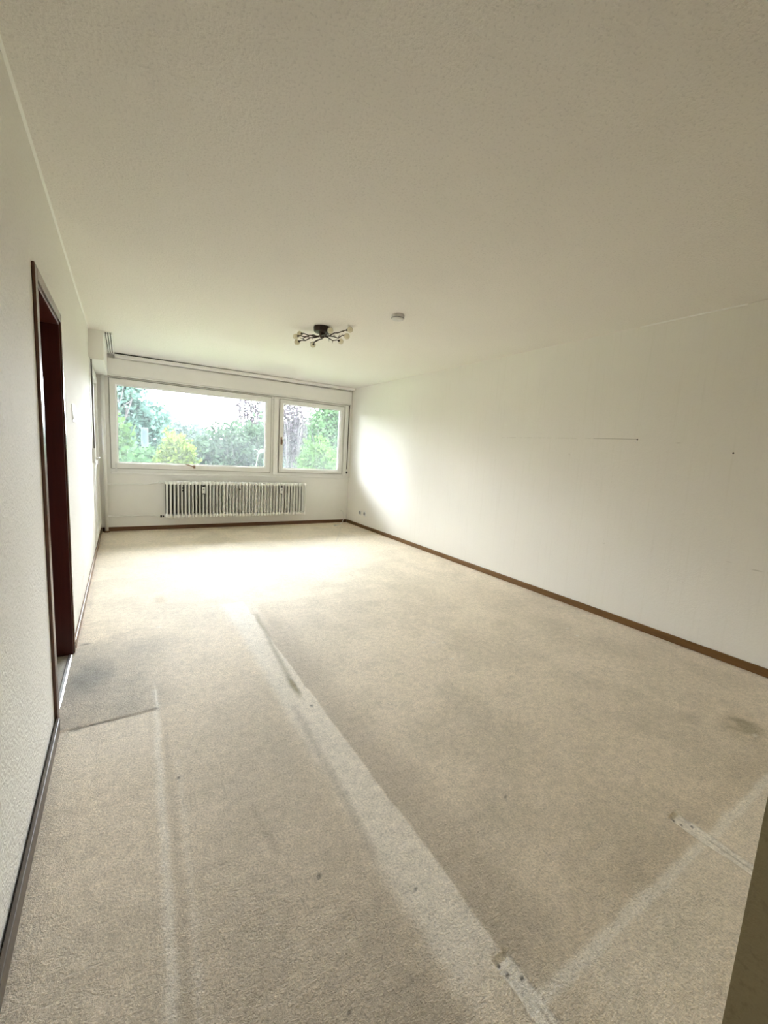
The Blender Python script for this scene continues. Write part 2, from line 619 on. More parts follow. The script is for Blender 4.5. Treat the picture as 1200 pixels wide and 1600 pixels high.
def floor_mesh():
    xs = set(np.round(np.arange(XL-0.002, XR+0.121, .013), 4))
    for cc, hw in ((1.805, .042), (.850, .048), (.12, .02)):
        xs |= set(np.round(np.arange(cc-hw, cc+hw, .004), 4))
    xs = sorted(xs)
    ys = [-2.0, -1.0, -.4, 0, .1, .16, .2]
    while ys[-1] < YW+.05:
        ys.append(ys[-1]+max(.008, .0048*ys[-1]))
    xs, ys = np.array(xs), np.array(ys)
    X, Y = np.meshgrid(xs, ys, indexing='ij')
    C, Z = carpet_wear(X, Y)
    nx, ny = X.shape
    co = np.stack([X, Y, Z], -1).reshape(-1, 3)
    idx = np.arange(nx*ny).reshape(nx, ny)
    q = np.stack([idx[:-1, :-1], idx[1:, :-1], idx[1:, 1:], idx[:-1, 1:]], -1).reshape(-1, 4)
    # body of the slab, and the floor of the corridor beyond the doorway
    ex, eq = [], []
    for (x0, x1, y0, y1, z0, z1) in ((XL-0.002, XR+0.12, -2.0, YW+0.05, -.12, -.01), (-1.9, XL-0.002, 1.55, 4.4, -.12, 0.0)):
        o_ = len(co)+len(ex)
        ex += [(x0, y0, z0), (x1, y0, z0), (x1, y1, z0), (x0, y1, z0), (x0, y0, z1), (x1, y0, z1), (x1, y1, z1), (x0, y1, z1)]
        eq += [[o_+i for i in f_] for f_ in ((0, 3, 2, 1), (4, 5, 6, 7), (0, 1, 5, 4), (1, 2, 6, 5), (2, 3, 7, 6), (3, 0, 4, 7))]
    co = np.vstack([co, np.array(ex)])
    q = np.vstack([q, np.array(eq)]).astype(np.int32)
    col_ = np.ones((len(co), 4))
    col_[:nx*ny, :3] = C.reshape(-1, 3)
    col_[nx*ny:, :3] = (.40, .37, .31)
    me = bpy.data.meshes.new('floor')
    me.vertices.add(len(co))
    me.vertices.foreach_set('co', co.ravel())
    me.loops.add(q.size)
    me.loops.foreach_set('vertex_index', q.ravel())
    me.polygons.add(len(q))
    me.polygons.foreach_set('loop_start', np.arange(0, q.size, 4, dtype=np.int32))
    me.update(calc_edges=True)
    att = me.attributes.new('wear', 'FLOAT_COLOR', 'POINT')
    att.data.foreach_set('color', col_.astype(np.float32).ravel())
    me.materials.append(M['carpet'])
    o = bpy.data.objects.new('floor', me)
    COL.objects.link(o)
    return o


struct(floor_mesh(), 'worn beige carpet floor with pale bands and dents of former furniture', 'floor')

ce = MB()
ce.box(XL-TH, XR+0.12, -2.0, YW+0.3, H, H+0.15)
ce.box(-1.9, XL-TH, 1.55, 4.4, H, H+0.15)
struct(ce.build('ceiling', 'ceil'), 'cream woodchip papered ceiling', 'ceiling')

wl = MB()
x0, x1 = XL-TH, XL
wl.box(x0, x1, -2.0, DY0, 0, H)
wl.box(x0, x1, DY0, DY1, DZ, H)
wl.box(x0, x1, DY1, BY0, 0, H)
wl.box(x0, x1, BY0, BY1, BZ1, H)
wl.box(x0, x1, BY0, BY1, -0.1, BZ0)
wl.box(x0, x1, BY1, YW+0.3, 0, H)
struct(wl.build('wall_left', 'wall_l'), 'cream papered wall on the left with the dark doorway', 'wall')

wr = MB().box(XR, XR+0.12, -0.05, YW+0.3, 0, H)
struct(wr.build('wall_right', 'wall_r'), 'long bare cream wall on the right with faint scratches and nail holes', 'wall')

OX0, OX1, OZ0, OZ1 = -0.150, 3.625, 0.875, 2.195   # window opening
ww = MB()
y0, y1 = YW, YW+0.3
ww.box(XL, XR, y0, y1, 0, OZ0)
ww.box(XL, XR, y0, y1, OZ1, H)
ww.box(XL, OX0, y0, y1, OZ0, OZ1)
ww.box(OX1, XR, y0, y1, OZ0, OZ1)
struct(ww.build('wall_window', 'plaster'), 'smooth white wall below and around the wide window', 'wall')

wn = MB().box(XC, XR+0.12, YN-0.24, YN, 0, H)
struct(wn.build('wall_near', 'wall_n'), 'dark olive-brown wall end at the lower right edge', 'wall')
wb = MB().box(XL-TH, 1.9, -2.12, -2.0, 0, H)
struct(wb.build('wall_back', 'wall'), 'cream wall of the passage behind the viewpoint', 'wall')
wp = MB().box(1.9, 2.02, -2.12, YN-0.24, 0, H)
struct(wp.build('wall_passage', 'wall'), 'cream side wall of the passage behind the viewpoint', 'wall')
wc = MB()
wc.box(-2.0, -1.9, 1.45, 4.5, 0, H)
wc.box(-1.9, XL-TH, 1.45, 1.55, 0, H)
wc.box(-1.9, XL-TH, 4.4, 4.5, 0, H)
struct(wc.build('wall_corridor', 'wall'), 'dim corridor walls beyond the dark doorway', 'wall')

# baseboards -------------------------------------------------------
HB = 0.060


def board(name, x0, x1, y0, y1, label, mat='base', h=HB):
    return struct(MB().box(x0, x1, y0, y1, 0.0, h).build(name, mat, bevel=0.003), label, 'baseboard')


board('baseboard_right', XR-0.0135, XR-0.0005, YN, YW-0.014, 'brown wooden baseboard along the long right wall')
board('baseboard_window', XL+0.02, XR-0.014, YW-0.0135, YW-0.0005, 'brown wooden baseboard under the radiator', 'base_x')
board('baseboard_left_near', XL+0.006, XL+0.020, -2.0, DY0-0.062, 'brown baseboard with a dark gap left of the doorway', 'base_d')
board('baseboard_left_far', XL+0.0005, XL+0.0135, DY1+0.062, YW-0.014, 'baseboard beyond the doorway shining in the window light')
board('baseboard_near', XC+0.01, XR-0.014, YN+0.0005, YN+0.0135, 'brown baseboard on the wall beside the viewpoint', 'base_x')

# caulk lines at the ceiling, threshold ----------------------------
c = MB().prism([(XL, H), (XL+0.010, H), (XL+0.002, H-0.010), (XL, H-0.010)], 'Y', -2.0, 5.78)
struct(c.build('trim_1', 'plaster'), 'pale caulk line where left wall meets ceiling', 'trim')
c = MB().prism([(XR, H), (XR-0.008, H), (XR-0.002, H-0.008), (XR, H-0.008)], 'Y', 1.32, 2.03)
struct(c.build('trim_2', 'plaster'), 'short lifted wallpaper edge where right wall meets ceiling', 'trim')
c = MB().prism([(XL-0.022, 0.0), (XL-0.018, 0.004), (XL-0.006, 0.0045), (XL+0.000, 0.0)], 'Y', DY0+0.022, DY1-0.022)
struct(c.build('trim_3', 'metal'), 'bright metal threshold strip in the doorway', 'trim')

# ------------------------------------------------------------------ doorway in the left wall
d1 = MB()
ft, fp = 0.060, 0.012                        # architrave width and projection
d1.box(XL, XL+fp, DY0-ft, DY0+0.004, 0, DZ+0.045)
d1o = d1.build('door_1', 'arch', bevel=0.003)
struct(d1o, 'dark brown door frame around an open doorway in the left wall', 'door frame')
MB().box(XL, XL+fp, DY1-0.004, DY1+ft*0.6, 0, DZ+0.045).build('architrave', 'arch', d1o, bevel=0.003)
MB().box(XL, XL+fp, DY0+0.004, DY1-0.004, DZ-0.004, DZ+0.045).build('architrave', 'arch', d1o, bevel=0.003)
for (ya, yb) in ((DY0-0.001, DY0+0.020), (DY1-0.020, DY1+0.001)):
    MB().box(XL-TH-0.01, XL+0.004, ya, yb, 0, DZ).build('jamb_lining', 'door', d1o, bevel=0.002)
MB().box(XL-TH-0.01, XL+0.004, DY0+0.020, DY1-0.020, DZ-0.020, DZ+0.001).build('head_lining', 'door', d1o, bevel=0.002)
for (ya, yb) in ((DY0+0.020, DY0+0.034), (DY1-0.034, DY1-0.020)):
    MB().box(XL-TH, XL-0.085, ya, yb, 0, DZ-0.020).build('door_stop', 'door', d1o, bevel=0.002)
MB().box(XL-TH, XL-0.085, DY0+0.034, DY1-0.034, DZ-0.034, DZ-0.020).build('door_stop', 'door', d1o, bevel=0.002)

# light switch on left wall
sw = MB().box(XL+0.0005, XL+0.005, 3.64, 3.90, 1.435, 1.555).build('light_switch', 'switch', bevel=0.003)
tag(sw, 'cream double light switch plate on the left wall beyond the doorway', 'light switch')
for k in range(2):
    MB().prism([(XL+0.005, 1.452), (XL+0.009, 1.452), (XL+0.006, 1.538), (XL+0.005, 1.538)], 'Y', 3.665+k*0.112, 3.765+k*0.112).build('rocker', 'switch', sw, bevel=0.0015)

# ------------------------------------------------------------------ balcony door in the far end of the left wall
b0 = MB()
fx0, fx1 = XL-0.075, XL+0.006


def yz_frame(mb, y0, y1, z0, z1, w, xa, xb):
    mb.box(xa, xb, y0, y0+w, z0, z1)
    mb.box(xa, xb, y1-w, y1, z0, z1)
    mb.box(xa, xb, y0+w, y1-w, z0, z0+w)
    mb.box(xa, xb, y0+w, y1-w, z1-w, z1)
    return mb


bd = yz_frame(MB(), BY0-0.02, BY1+0.02, BZ0-0.0, BZ1, 0.060, fx0, fx1).build('door_2', 'frame', bevel=0.003)
struct(bd, 'white balcony door seen edge-on in the far left corner', 'door')
lf = yz_frame(MB(), BY0+0.045, BY1-0.045, BZ0+0.062, BZ1-0.062, 0.085, XL-0.070, XL+0.016).build('door_leaf', 'frame', bd, bevel=0.004)
MB().box(XL-0.048, XL-0.012, BY0+0.128, BY1-0.128, BZ0+0.145, 0.98).build('panel', 'frame', lf, bevel=0.004)
MB().box(XL-0.048, XL-0.012, BY0+0.128, BY1-0.128, 1.04, BZ1-0.145).build('panel', 'frame', lf, bevel=0.004)
MB().box(XL-0.055, XL+0.002, BY0+0.128, BY1-0.128, 0.98, 1.04).build('cross_rail', 'frame', lf, bevel=0.003)
hd = MB()
hd.box(XL+0.016, XL+0.022, BY0+0.070, BY0+0.100, 1.02, 1.17)
hd.tube([(XL+0.020, BY0+0.085, 1.10), (XL+0.052, BY0+0.085, 1.10), (XL+0.056, BY0+0.095, 1.10), (XL+0.056, BY0+0.20, 1.10)], 0.008, 8)
hd.build('door_handle', 'metal', lf, smooth=False, bevel=0.002)

# roller shutter box above the balcony door
sb = MB().box(XL+0.0005, -0.152, 5.79, YW-0.002, 2.20, H-0.0005).build('shutter_box', 'plaster', bevel=0.003)
tag(sb, 'white boxed-in shutter housing under the ceiling in the far left corner', 'shutter box')
MB().box(XL+0.012, -0.162, 5.805, YW-0.03, 2.190, 2.1995).build('inspection_board', 'frame', sb, bevel=0.002)

# strap of the balcony door shutter
st = empty('shutter_strap', (XL+0.02, 5.83, 1.16))
tag(st, 'dark shutter strap hanging beside the balcony door on the left', 'strap', 'shutter straps')
MB().box(XL+0.012, XL+0.026, 5.822, 5.8245, 1.215, 2.198).build('strap', 'strap', st)
w_ = MB().box(XL+0.0005, XL+0.028, 5.806, 5.846, 1.05, 1.215).build('winder', 'pvc', st, bevel=0.005)

# curtain tracks ---------------------------------------------------
ct = empty('curtain_track', (-0.11, 6.4, H))
tag(ct, 'short triple white curtain track beside the shutter housing', 'curtain track', 'curtain tracks')
MB().box(-0.1515, -0.068, 5.79, 7.085, H-0.006, H-0.0005).build('track_plate', 'track', ct)
for k in range(4):
    xa = -0.1515+k*0.0232
    MB().box(xa, xa+0.0138, 5.79, 7.085, H-0.026, H-0.006).build('rail', 'track', ct, bevel=0.0015)
for k in range(3):
    xa = -0.1515+k*0.0232+0.0138
    MB().box(xa+0.0005, xa+0.0089, 5.80, 7.08, H-0.009, H-0.0062).build('groove', 'slot', ct)

cw = empty('curtain_track', (1.8, 7.05, H))
tag(cw, 'long white curtain track above the window with a dark gap at its left end', 'curtain track', 'curtain tracks')
MB().prism([(-0.066, H-0.062), (-0.066, H-0.021), (1.2, H-0.009), (3.632, H-0.003), (3.632, H-0.042)], 'Y', 7.040, 7.056).build('fascia', 'track', cw, bevel=0.002)
MB().prism([(-0.066, H-0.060), (-0.066, H-0.040), (1.2, H-0.030), (3.632, H-0.020), (3.632, H-0.040)], 'Y', 7.0562, 7.150).build('track_plate', 'track', cw)

MB().prism([(-0.060, H-0.040), (-0.060, H-0.0006), (1.9, H-0.0006), (1.9, H-0.012)], 'Y', 7.058, 7.064).build('track_gap_shade', 'slot', cw)  # dark strip paints the shade in the gap above the fascia

# shutter box above the window
sw_ = MB().box(-0.150, 3.632, YW-0.035, YW-0.0005, 2.222, H-0.062).build('shutter_box', 'plaster', bevel=0.004)
tag(sw_, 'long white shutter housing board directly above the window', 'shutter box')
MB().box(-0.150, 3.652, YW-0.022, YW-0.0005, 2.200, 2.2215).build('bottom_rail', 'frame', sw_, bevel=0.003)

# ------------------------------------------------------------------ windows
FY = YW+0.006                     # face of the fixed frame


def outer_frame(name, x0, x1, label):
    o = MB().frame(x0, x1, OZ0, OZ1, [(0, FY), (0.040, FY), (0.046, FY+0.006), (0.046, FY+0.07), (0, FY+0.07)]).build(name, 'frame', bevel=0.0015)
    return struct(o, label, 'window')


def sash(parent, gx0, gx1, gz0, gz1, w, bead=0.016):
    # profile from the outer edge to the glass, proud of the frame by 2 cm
    P = [(0, FY+0.030), (0, FY-0.018), (0.004, FY-0.022), (w-bead, FY-0.022), (w-bead+0.004, FY-0.012), (w, FY+0.006), (w, FY+0.045), (0, FY+0.045)]
    s_ = MB().frame(gx0-w, gx1+w, gz0-w, gz1+w, P).build('sash', 'frame', parent)
    MB().box(gx0-0.008, gx1+0.008, FY+0.014, FY+0.020, gz0-0.008, gz1+0.008).build('pane', 'glass', s_)
    MB().frame(gx0-0.0005, gx1+0.0005, gz0-0.0005, gz1+0.0005, [(0, FY+0.004), (0.005, FY+0.008), (0.005, FY+0.0138), (0, FY+0.0138)]).build('glazing_bead', 'frame', s_)
    return s_


w1 = outer_frame('window_1', OX0, 2.232, 'large left window with a wide single pane and white frame')
s1 = sash(w1, -0.050, 2.052, 1.008, 2.082, 0.088)
w2 = outer_frame('window_2', 2.2325, OX1, 'narrow right window with white frame beside the right wall')
s2 = sash(w2, 2.368, 3.420, 1.000, 2.082, 0.074)
# solid post between the two windows and filler beside the right wall
MB().box(2.125, 2.312, FY+0.008, FY+0.069, OZ0+0.02, OZ1-0.02).build('post', 'frame', w1)
MB().box(3.470, 3.600, FY+0.008, FY+0.069, OZ0+0.02, OZ1-0.02).build('filler', 'frame', w2)
# cover strip on the mullion
struct(MB().box(2.192, 2.272, FY-0.012, FY-0.0005, OZ0+0.003, OZ1-0.003).build('trim_4', 'frame', bevel=0.004), 'white cover strip on the post between the two windows', 'trim')
# strip right of the small window
struct(MB().box(3.524, 3.624, FY-0.010, FY-0.0005, OZ0+0.003, OZ1-0.003).build('trim_5', 'frame', bevel=0.003), 'narrow white strip between small window and right wall', 'trim')
# sill
struct(MB().box(-0.150, XR-0.0005, YW-0.030, YW-0.0005, 0.838, 0.873).build('trim_6', 'frame', bevel=0.006), 'narrow white window ledge above the radiator', 'trim')

# dark strips painting gap shade around the sashes and under the shutter housing
def joint(parent, x0, x1, z0, z1):
    MB().frame(x0-0.007, x1+0.007, z0-0.007, z1+0.007, [(0, FY-0.0135), (0.0065, FY-0.0135), (0.0065, FY-0.001), (0, FY-0.001)]).build('gap_shade', 'gap_shade', parent)


joint(s1, -0.138, 2.140, 0.920, 2.170)
joint(s2, 2.294, 3.494, 0.926, 2.156)
MB().box(-0.150, 3.630, YW-0.020, YW-0.0006, 2.1955, 2.1995).build('joint', 'gap_shade', sw_)
# handles
h1 = MB()
h1.box(0.935, 0.965, FY-0.030, FY-0.0225, 0.945, 0.995)
h1.tube([(0.95, FY-0.026, 0.975), (0.95, FY-0.060, 0.972), (0.935, FY-0.066, 0.974), (0.86, FY-0.068, 0.998), (0.82, FY-0.066, 1.008)], [0.008, 0.008, 0.008, 0.009, 0.007], 8)
h1.build('window_handle', 'brownplastic', s1)
h2 = MB()
h2.box(-0.092, -0.070, FY-0.030, FY-0.0225, 0.895, 0.990)
h2.tube([(-0.081, FY-0.028, 0.975), (-0.081, FY-0.048, 0.970), (-0.081, FY-0.050, 0.870)], 0.007, 8)
h2.build('stay_lever', 'pvc', s1)
h3 = MB()
h3.box(2.314, 2.336, FY-0.030, FY-0.0225, 1.40, 1.53)
h3.tube([(2.325, FY-0.028, 1.49), (2.325, FY-0.055, 1.49), (2.327, FY-0.060, 1.47), (2.328, FY-0.060, 1.40)], 0.008, 8)
h3.build('window_handle', 'brownplastic', s2)
for z in (1.10, 2.0):
    MB().tube([(3.500, FY-0.024, z-0.04), (3.500, FY-0.024, z+0.04)], 0.007, 8).build('hinge', 'frame', s2)

st2 = empty('shutter_strap', (3.600, FY-0.02, 0.95))
tag(st2, 'dark shutter strap beside the small window at the right wall', 'strap', 'shutter straps')
MB().box(3.594, 3.610, FY-0.020, FY-0.0175, 0.985, 2.199).build('strap', 'strap', st2)
MB().box(3.580, 3.622, FY-0.022, FY-0.0105, 0.895, 1.02).build('winder', 'frame', st2, bevel=0.004)
MB().ball((3.601, FY-0.026, 0.955), 0.018, 2, (1, .5, 1.3)).build('knob', 'black', st2, smooth=True)

# plate seen outside the pane
pl = MB().box(0.238, 0.332, YW+0.036, YW+0.041, 1.245, 1.520).build('outdoor_plate', leaf_mat('pale_translucent_plastic', (.62, .68, .72), (.66, .72, .76), .25), bevel=0.002)
tag(pl, 'pale rectangular plate fixed outside on the large window pane', 'plate')
for zz in (1.275, 1.49):
    MB().lathe([(0.012, 0.0), (0.012, 0.004), (0.005, 0.0095)], (0.285, YW+0.0264, zz), 14, 'Y').build('suction_cup', 'pvc', pl)
osill = MB().box(OX0-0.02, OX1+0.02, YW+0.080, YW+0.36, 0.850, 0.8695).build('trim_7', 'metal', bevel=0.003)
struct(osill, 'outer metal window ledge', 'trim')

# ------------------------------------------------------------------ radiator
RX0, RX1, RZ0, RZ1, RY0, RY1 = 0.530, 2.752, 0.195, 0.755, 6.992, 7.132
rad = empty('radiator', ((RX0+RX1)/2, (RY0+RY1)/2, RZ0))
tag(rad, 'long white ribbed steel radiator under the window', 'radiator')
NS = 44
pitch = (RX1-RX0)/NS


def rad_section():
    b = MB()
    w = 0.0105
    # two rounded columns and a thin web
    for yc in (RY0+0.022, RY1-0.022):
        poly = []
        for k in range(10):
            a = 2*math.pi*k/10
            poly.append((w*math.cos(a), yc+0.021*math.sin(a)))
        b.prism(poly, 'Z', RZ0+0.040, RZ1-0.035)
    # heads: rounded trapezoids with a sloping crown
    hw = pitch*0.49
    for (za, zb, top) in ((RZ0, RZ0+0.055, False), (RZ1-0.052, RZ1, True)):
        if top:
            prof = [(RY0+0.004, za), (RY0, za+0.014), (RY0+0.004, zb-0.016), (RY0+0.020, zb-0.003), (RY0+0.040, zb), (RY1-0.040, zb), (RY1-0.012, zb-0.006), (RY1, zb-0.022), (RY1, za+0.014), (RY1-0.004, za)]
        else:
            prof = [(RY0+0.020, za), (RY0+0.004, za+0.012), (RY0, zb-0.016), (RY0+0.006, zb), (RY1-0.006, zb), (RY1, zb-0.016), (RY1-0.004, za+0.012), (RY1-0.020, za)]
        # narrow at the crown, wide at the hub: three slices
        n = len(prof)
        ss = []
        for xx, k in ((-hw, 0.62), (-hw*0.45, 1.0), (hw*0.45, 1.0), (hw, 0.62)):
            zc, yc = (za+zb)/2, (RY0+RY1)/2
            ss.append([b.b.verts.new((xx, yc+(yy-yc)*(0.80 if k < 1 else 1), zc+(zz-zc)*k)) for yy, zz in prof])
        for i in range(3):
            for k in range(n):
                b.b.faces.new((ss[i][k], ss[i+1][k], ss[i+1][(k+1) % n], ss[i][(k+1) % n]))
        b.b.faces.new(ss[0])
        b.b.faces.new(ss[3][::-1])
    return b


s0 = rad_section().build('section', 'rad', smooth=False)
s0.location = (RX0+pitch*0.5, 0, 0)
put_under(s0, rad)
for k in range(1, NS):
    o = s0.copy()
    o.location = s0.location+Vector((pitch*k, 0, 0))
    o.parent = rad
    COL.objects.link(o)
MB().box(RX0+0.01, RX1-0.01, YW-0.012, YW-0.0006, RZ0+0.02, RZ1-0.03).build('rib_shade_sheet', 'rib_shade', rad)  # dark sheet paints the shade seen between the ribs
for bx in (0.80, 1.65, 2.50):
    for bz in (RZ0+0.03, RZ1-0.03):
        MB().box(bx-0.012, bx+0.012, RY1-0.004, YW-0.0005, bz-0.01, bz+0.01).build('wall_bracket', 'rad', rad)
v = MB().tube([(0.462, 7.05, 0.735), (0.500, 7.05, 0.735)], [0.019, 0.022], 14)
v.tube([(0.500, 7.05, 0.735), (RX0+0.01, 7.05, 0.73)], 0.011, 10)
v.build('valve_knob', 'pvc', rad)
v = MB().tube([(0.462, 7.05, 0.222), (0.485, 7.05, 0.222)], 0.017, 12)
v.tube([(0.490, 7.05, 0.222), (0.512, 7.05, 0.222)], 0.014, 12)
v.build('return_valve', 'black', rad)
MB().tube([(0.485, 7.05, 0.222), (RX0+0.01, 7.05, 0.222)], 0.009, 10).build('valve_tail', 'rad', rad)
for (px_, pz) in ((0.765, 0.655), (0.765, 0.615), (1.605, 0.640)):
    MB().lathe([(0.011, -0.008), (0.011, 0.006), (0.006, 0.010)], (px_, RY0+0.006, pz), 12, 'Y').build('bolt', 'black', rad)

# heat meters clipped to the radiator
for (hx, lab) in ((1.055, 'left one of two small white heat meters clipped to the radiator ribs'),
                  (2.290, 'right one of two small white heat meters clipped to the radiator ribs')):
    hm = MB().box(hx-0.023, hx+0.023, RY0-0.024, RY0-0.0006, 0.575, 0.675).build('heat_meter', 'pvc', bevel=0.004)
    tag(hm, lab, 'heat meter', 'heat meters on the radiator')
    MB().box(hx-0.012, hx+0.012, RY0-0.0262, RY0-0.0242, 0.625, 0.650).build('display', 'grey', hm)
    MB().box(hx-0.015, hx+0.015, RY0-0.012, RY0+0.004, 0.676, 0.700).build('clip', 'black', hm)
    MB().box(hx-0.012, hx+0.012, RY0-0.010, RY0+0.004, 0.560, 0.5745).build('clip', 'black', hm)

# heating pipes
PX, PY = -0.216, YW-0.060
hp = empty('heating_pipe', (PX, PY, 0))
tag(hp, 'white vertical heating riser in the far left corner with branches to the radiator', 'pipe')
MB().tube([(PX, PY, 0.002), (PX, PY, 2.189)], 0.023, 16).build('riser', 'rad', hp, smooth=True)
for z, xe, ze in ((0.690, 0.448, 0.735), (0.222, 0.448, 0.222)):
    pts = [(PX, PY+0.01, z), (PX+0.09, YW-0.035, z), (PX+0.14, YW-0.030, z), (0.30, YW-0.030, z+0.004), (0.40, YW-0.050, (z+ze)/2), (xe, 7.05, ze)]
    MB().tube(pts, 0.0105, 10).build('branch', 'rad', hp, smooth=True)
    MB().tube([(PX+0.018, PY+0.006, z), (PX+0.060, YW-0.044, z)], 0.016, 12).build('elbow', 'rad', hp)
MB().lathe([(0.040, 0.002), (0.040, 0.014), (0.026, 0.020)], (PX, PY, 0), 18).build('floor_collar', 'base', hp)

# ------------------------------------------------------------------ sockets, cable, nails
for yy, zz, lab in ((6.660, 0.262, 'socket nearer the window of the pair low on the right wall'),
                    (6.490, 0.266, 'socket farther from the window of the pair low on the right wall')):
    so = MB().box(XR-0.010, XR-0.0005, yy-0.041, yy+0.041, zz-0.041, zz+0.041).build('wall_socket', 'pvc', bevel=0.004)
    tag(so, lab, 'socket', 'sockets on the right wall')
    MB().lathe([(0.030, 0.0), (0.030, 0.003), (0.024, 0.003), (0.022, 0.0006)], (XR-0.0136, yy, zz), 20, 'X').build('socket_insert', 'grey', so)
    for dz in (-.0095, .0095):
        MB().lathe([(0.0035, 0), (0.0035, .002)], (XR-0.0157, yy, zz+dz), 8, 'X').build('pin_hole', 'black', so)

cb = MB().tube([(3.52, YW-0.004, 0.235), (3.54, YW-0.03, 0.225), (3.555, YW-0.07, 0.16), (3.53, YW-0.12, 0.085), (3.48, YW-0.17, 0.035), (3.42, YW-0.22, 0.012), (3.34, YW-0.27, 0.006), (3.27, YW-0.33, 0.006)], 0.0055, 8)
cbo = cb.build('antenna_cable', 'pvc', smooth=True)
tag(cbo, 'thin white cable curling from the wall to the carpet in the far right corner', 'cable')
MB().lathe([(0.008, 0), (0.008, 0.03), (0.004, 0.034)], (3.238, YW-0.33, 0.0085), 10, 'X').build('plug', 'metal', cbo)

for yy, zz, r_, lab in ((1.262, 1.488, 0.006, 'lone dark nail in the right wall near the viewpoint'),
                        (1.932, 1.580, 0.007, 'small hook at the end of the thin line on the right wall')):
    na = MB().lathe([(0.002, 0.0), (0.002, 0.010), (r_, 0.011), (r_, 0.013)], (XR-0.0133, yy, zz), 10, 'X')
    nao = na.build('wall_nail' if r_ < .0065 else 'wall_hook', 'bronze')
    tag(nao, lab, 'nail' if r_ < .0065 else 'hook')
    if r_ > .0065:
        MB().tube([(XR-0.010, yy, zz-0.001), (XR-0.012, yy-0.006, zz-0.016), (XR-0.016, yy-0.002, zz-0.024), (XR-0.018, yy+0.008, zz-0.018)], 0.0022, 6).build('hook_bend', 'metal', nao)

# ------------------------------------------------------------------ smoke detector
sd = MB().lathe([(0.050, H-0.0005), (0.054, H-0.004), (0.054, H-0.020), (0.050, H-0.034), (0.038, H-0.040), (0.012, H-0.042)], (1.995, 3.150, 0), 36).build('smoke_detector', 'detector', smooth=False, bevel=0.0)
tag(sd, 'small round white smoke detector on the ceiling', 'smoke detector')
MB().lathe([(0.010, H-0.0425), (0.010, H-0.044), (0.008, H-0.0445)], (1.995, 3.150, 0), 16).build('test_button', 'pvc', sd)
MB().lathe([(0.0545, H-0.023), (0.0555, H-0.024), (0.0555, H-0.027), (0.0535, H-0.028)], (1.995, 3.150, 0), 36).build('vent_ring', 'grey', sd)

# ------------------------------------------------------------------ ceiling lamp with twig arms
LX, LY = 1.645, 3.925
lamp = empty('ceiling_lamp', (LX, LY, H))
tag(lamp, 'dark bronze ceiling lamp with twig-like arms and small cream globes', 'ceiling lamp')
MB().lathe([(0.080, H-0.0005), (0.082, H-0.006), (0.080, H-0.040), (0.072, H-0.050), (0.030, H-0.056), (0.026, H-0.085), (0.018, H-0.098), (0.006, H-0.104)], (LX, LY, 0), 32).build('canopy', 'bronze', lamp, bevel=0.0)


def pix_ray(px, py):
    d = fw + r2*((px-600)/F_PX) - u2*((py-800)/F_PX)
    return d


GL = [(462, 526), (468.5, 522), (464, 535), (489, 539), (532.5, 533.5), (542, 525.5), (547, 515), (516, 516.5)]
rng = random.Random(11)
for (gx, gy) in GL:
    d = pix_ray(gx, gy)
    best = None
    for k in range(60):
        z = 2.355+k*0.002
        t = (z-CAM_H)/d.z
        p = Vector((d.x*t, d.y*t, z))
        err = abs(math.hypot(p.x-LX, p.y-LY)-0.285)+abs(z-2.415)*0.6
        if best is None or err < best[0]:
            best = (err, p)
    p = best[1]
    c0 = Vector((LX, LY, H-0.078))
    dr = Vector((p.x-LX, p.y-LY, 0))
    dn = dr.normalized()
    sd_ = Vector((-dn.y, dn.x, 0))
    pts = [c0+dn*0.015]
    for f_, dz, sdv in ((.22, -.012, .020), (.42, .004, -.015), (.62, -.010, .016), (.80, .006, -.006)):
        q = c0.lerp(p, f_)+Vector((0, 0, dz+rng.uniform(-.006, .006)))+sd_*(sdv*rng.choice((-1, 1)))
        pts.append(q)
    pts.append(p-(p-pts[-1]).normalized()*0.024)
    ar = MB().tube(pts, [.0065, .006, .0055, .005, .0045, .0055], 7)
    # side twigs
    for i_, l_ in ((2, .07), (3, .055)):
        a_ = pts[i_]
        dd = (dn*0.8+sd_*rng.choice((-1, 1))*0.7+Vector((0, 0, rng.uniform(-.45, .35)))).normalized()
        ar.tube([a_, a_+dd*l_*.5+Vector((0, 0, .006)), a_+dd*l_], [.004, .0032, .002], 6)
    arm = ar.build('arm', 'bronze', lamp, smooth=True)
    MB().tube([p-(p-pts[-2]).normalized()*0.036, p-(p-pts[-2]).normalized()*0.018], [.009, .012], 10).build('bulb_holder', 'bronze', arm)
    MB().ball(p, 0.027, 3).build('globe', 'cream_glass', arm, smooth=True)

# ------------------------------------------------------------------ daylight portal (guides sampling of the sky, emits nothing)
L = bpy.data.lights.new('window_portal', 'AREA')
L.shape = 'RECTANGLE'
L.size, L.size_y = OX1-OX0, OZ1-OZ0
L.cycles.is_portal = True
lo = bpy.data.objects.new('window_portal', L)
lo.location = ((OX0+OX1)/2, YW+0.10, (OZ0+OZ1)/2)
lo.rotation_euler = (math.radians(-90), 0, 0)      # faces into the room
COL.objects.link(lo)

# ------------------------------------------------------------------ garden outside
GZ = -0.9
struct(MB().box(-40, 50, YW+0.3, 60, GZ-0.2, GZ).box(-40, XL-TH-1.4, -6, YW+0.3, GZ-0.2, GZ).build('ground', 'soil'), 'rough garden lawn outside', 'ground')
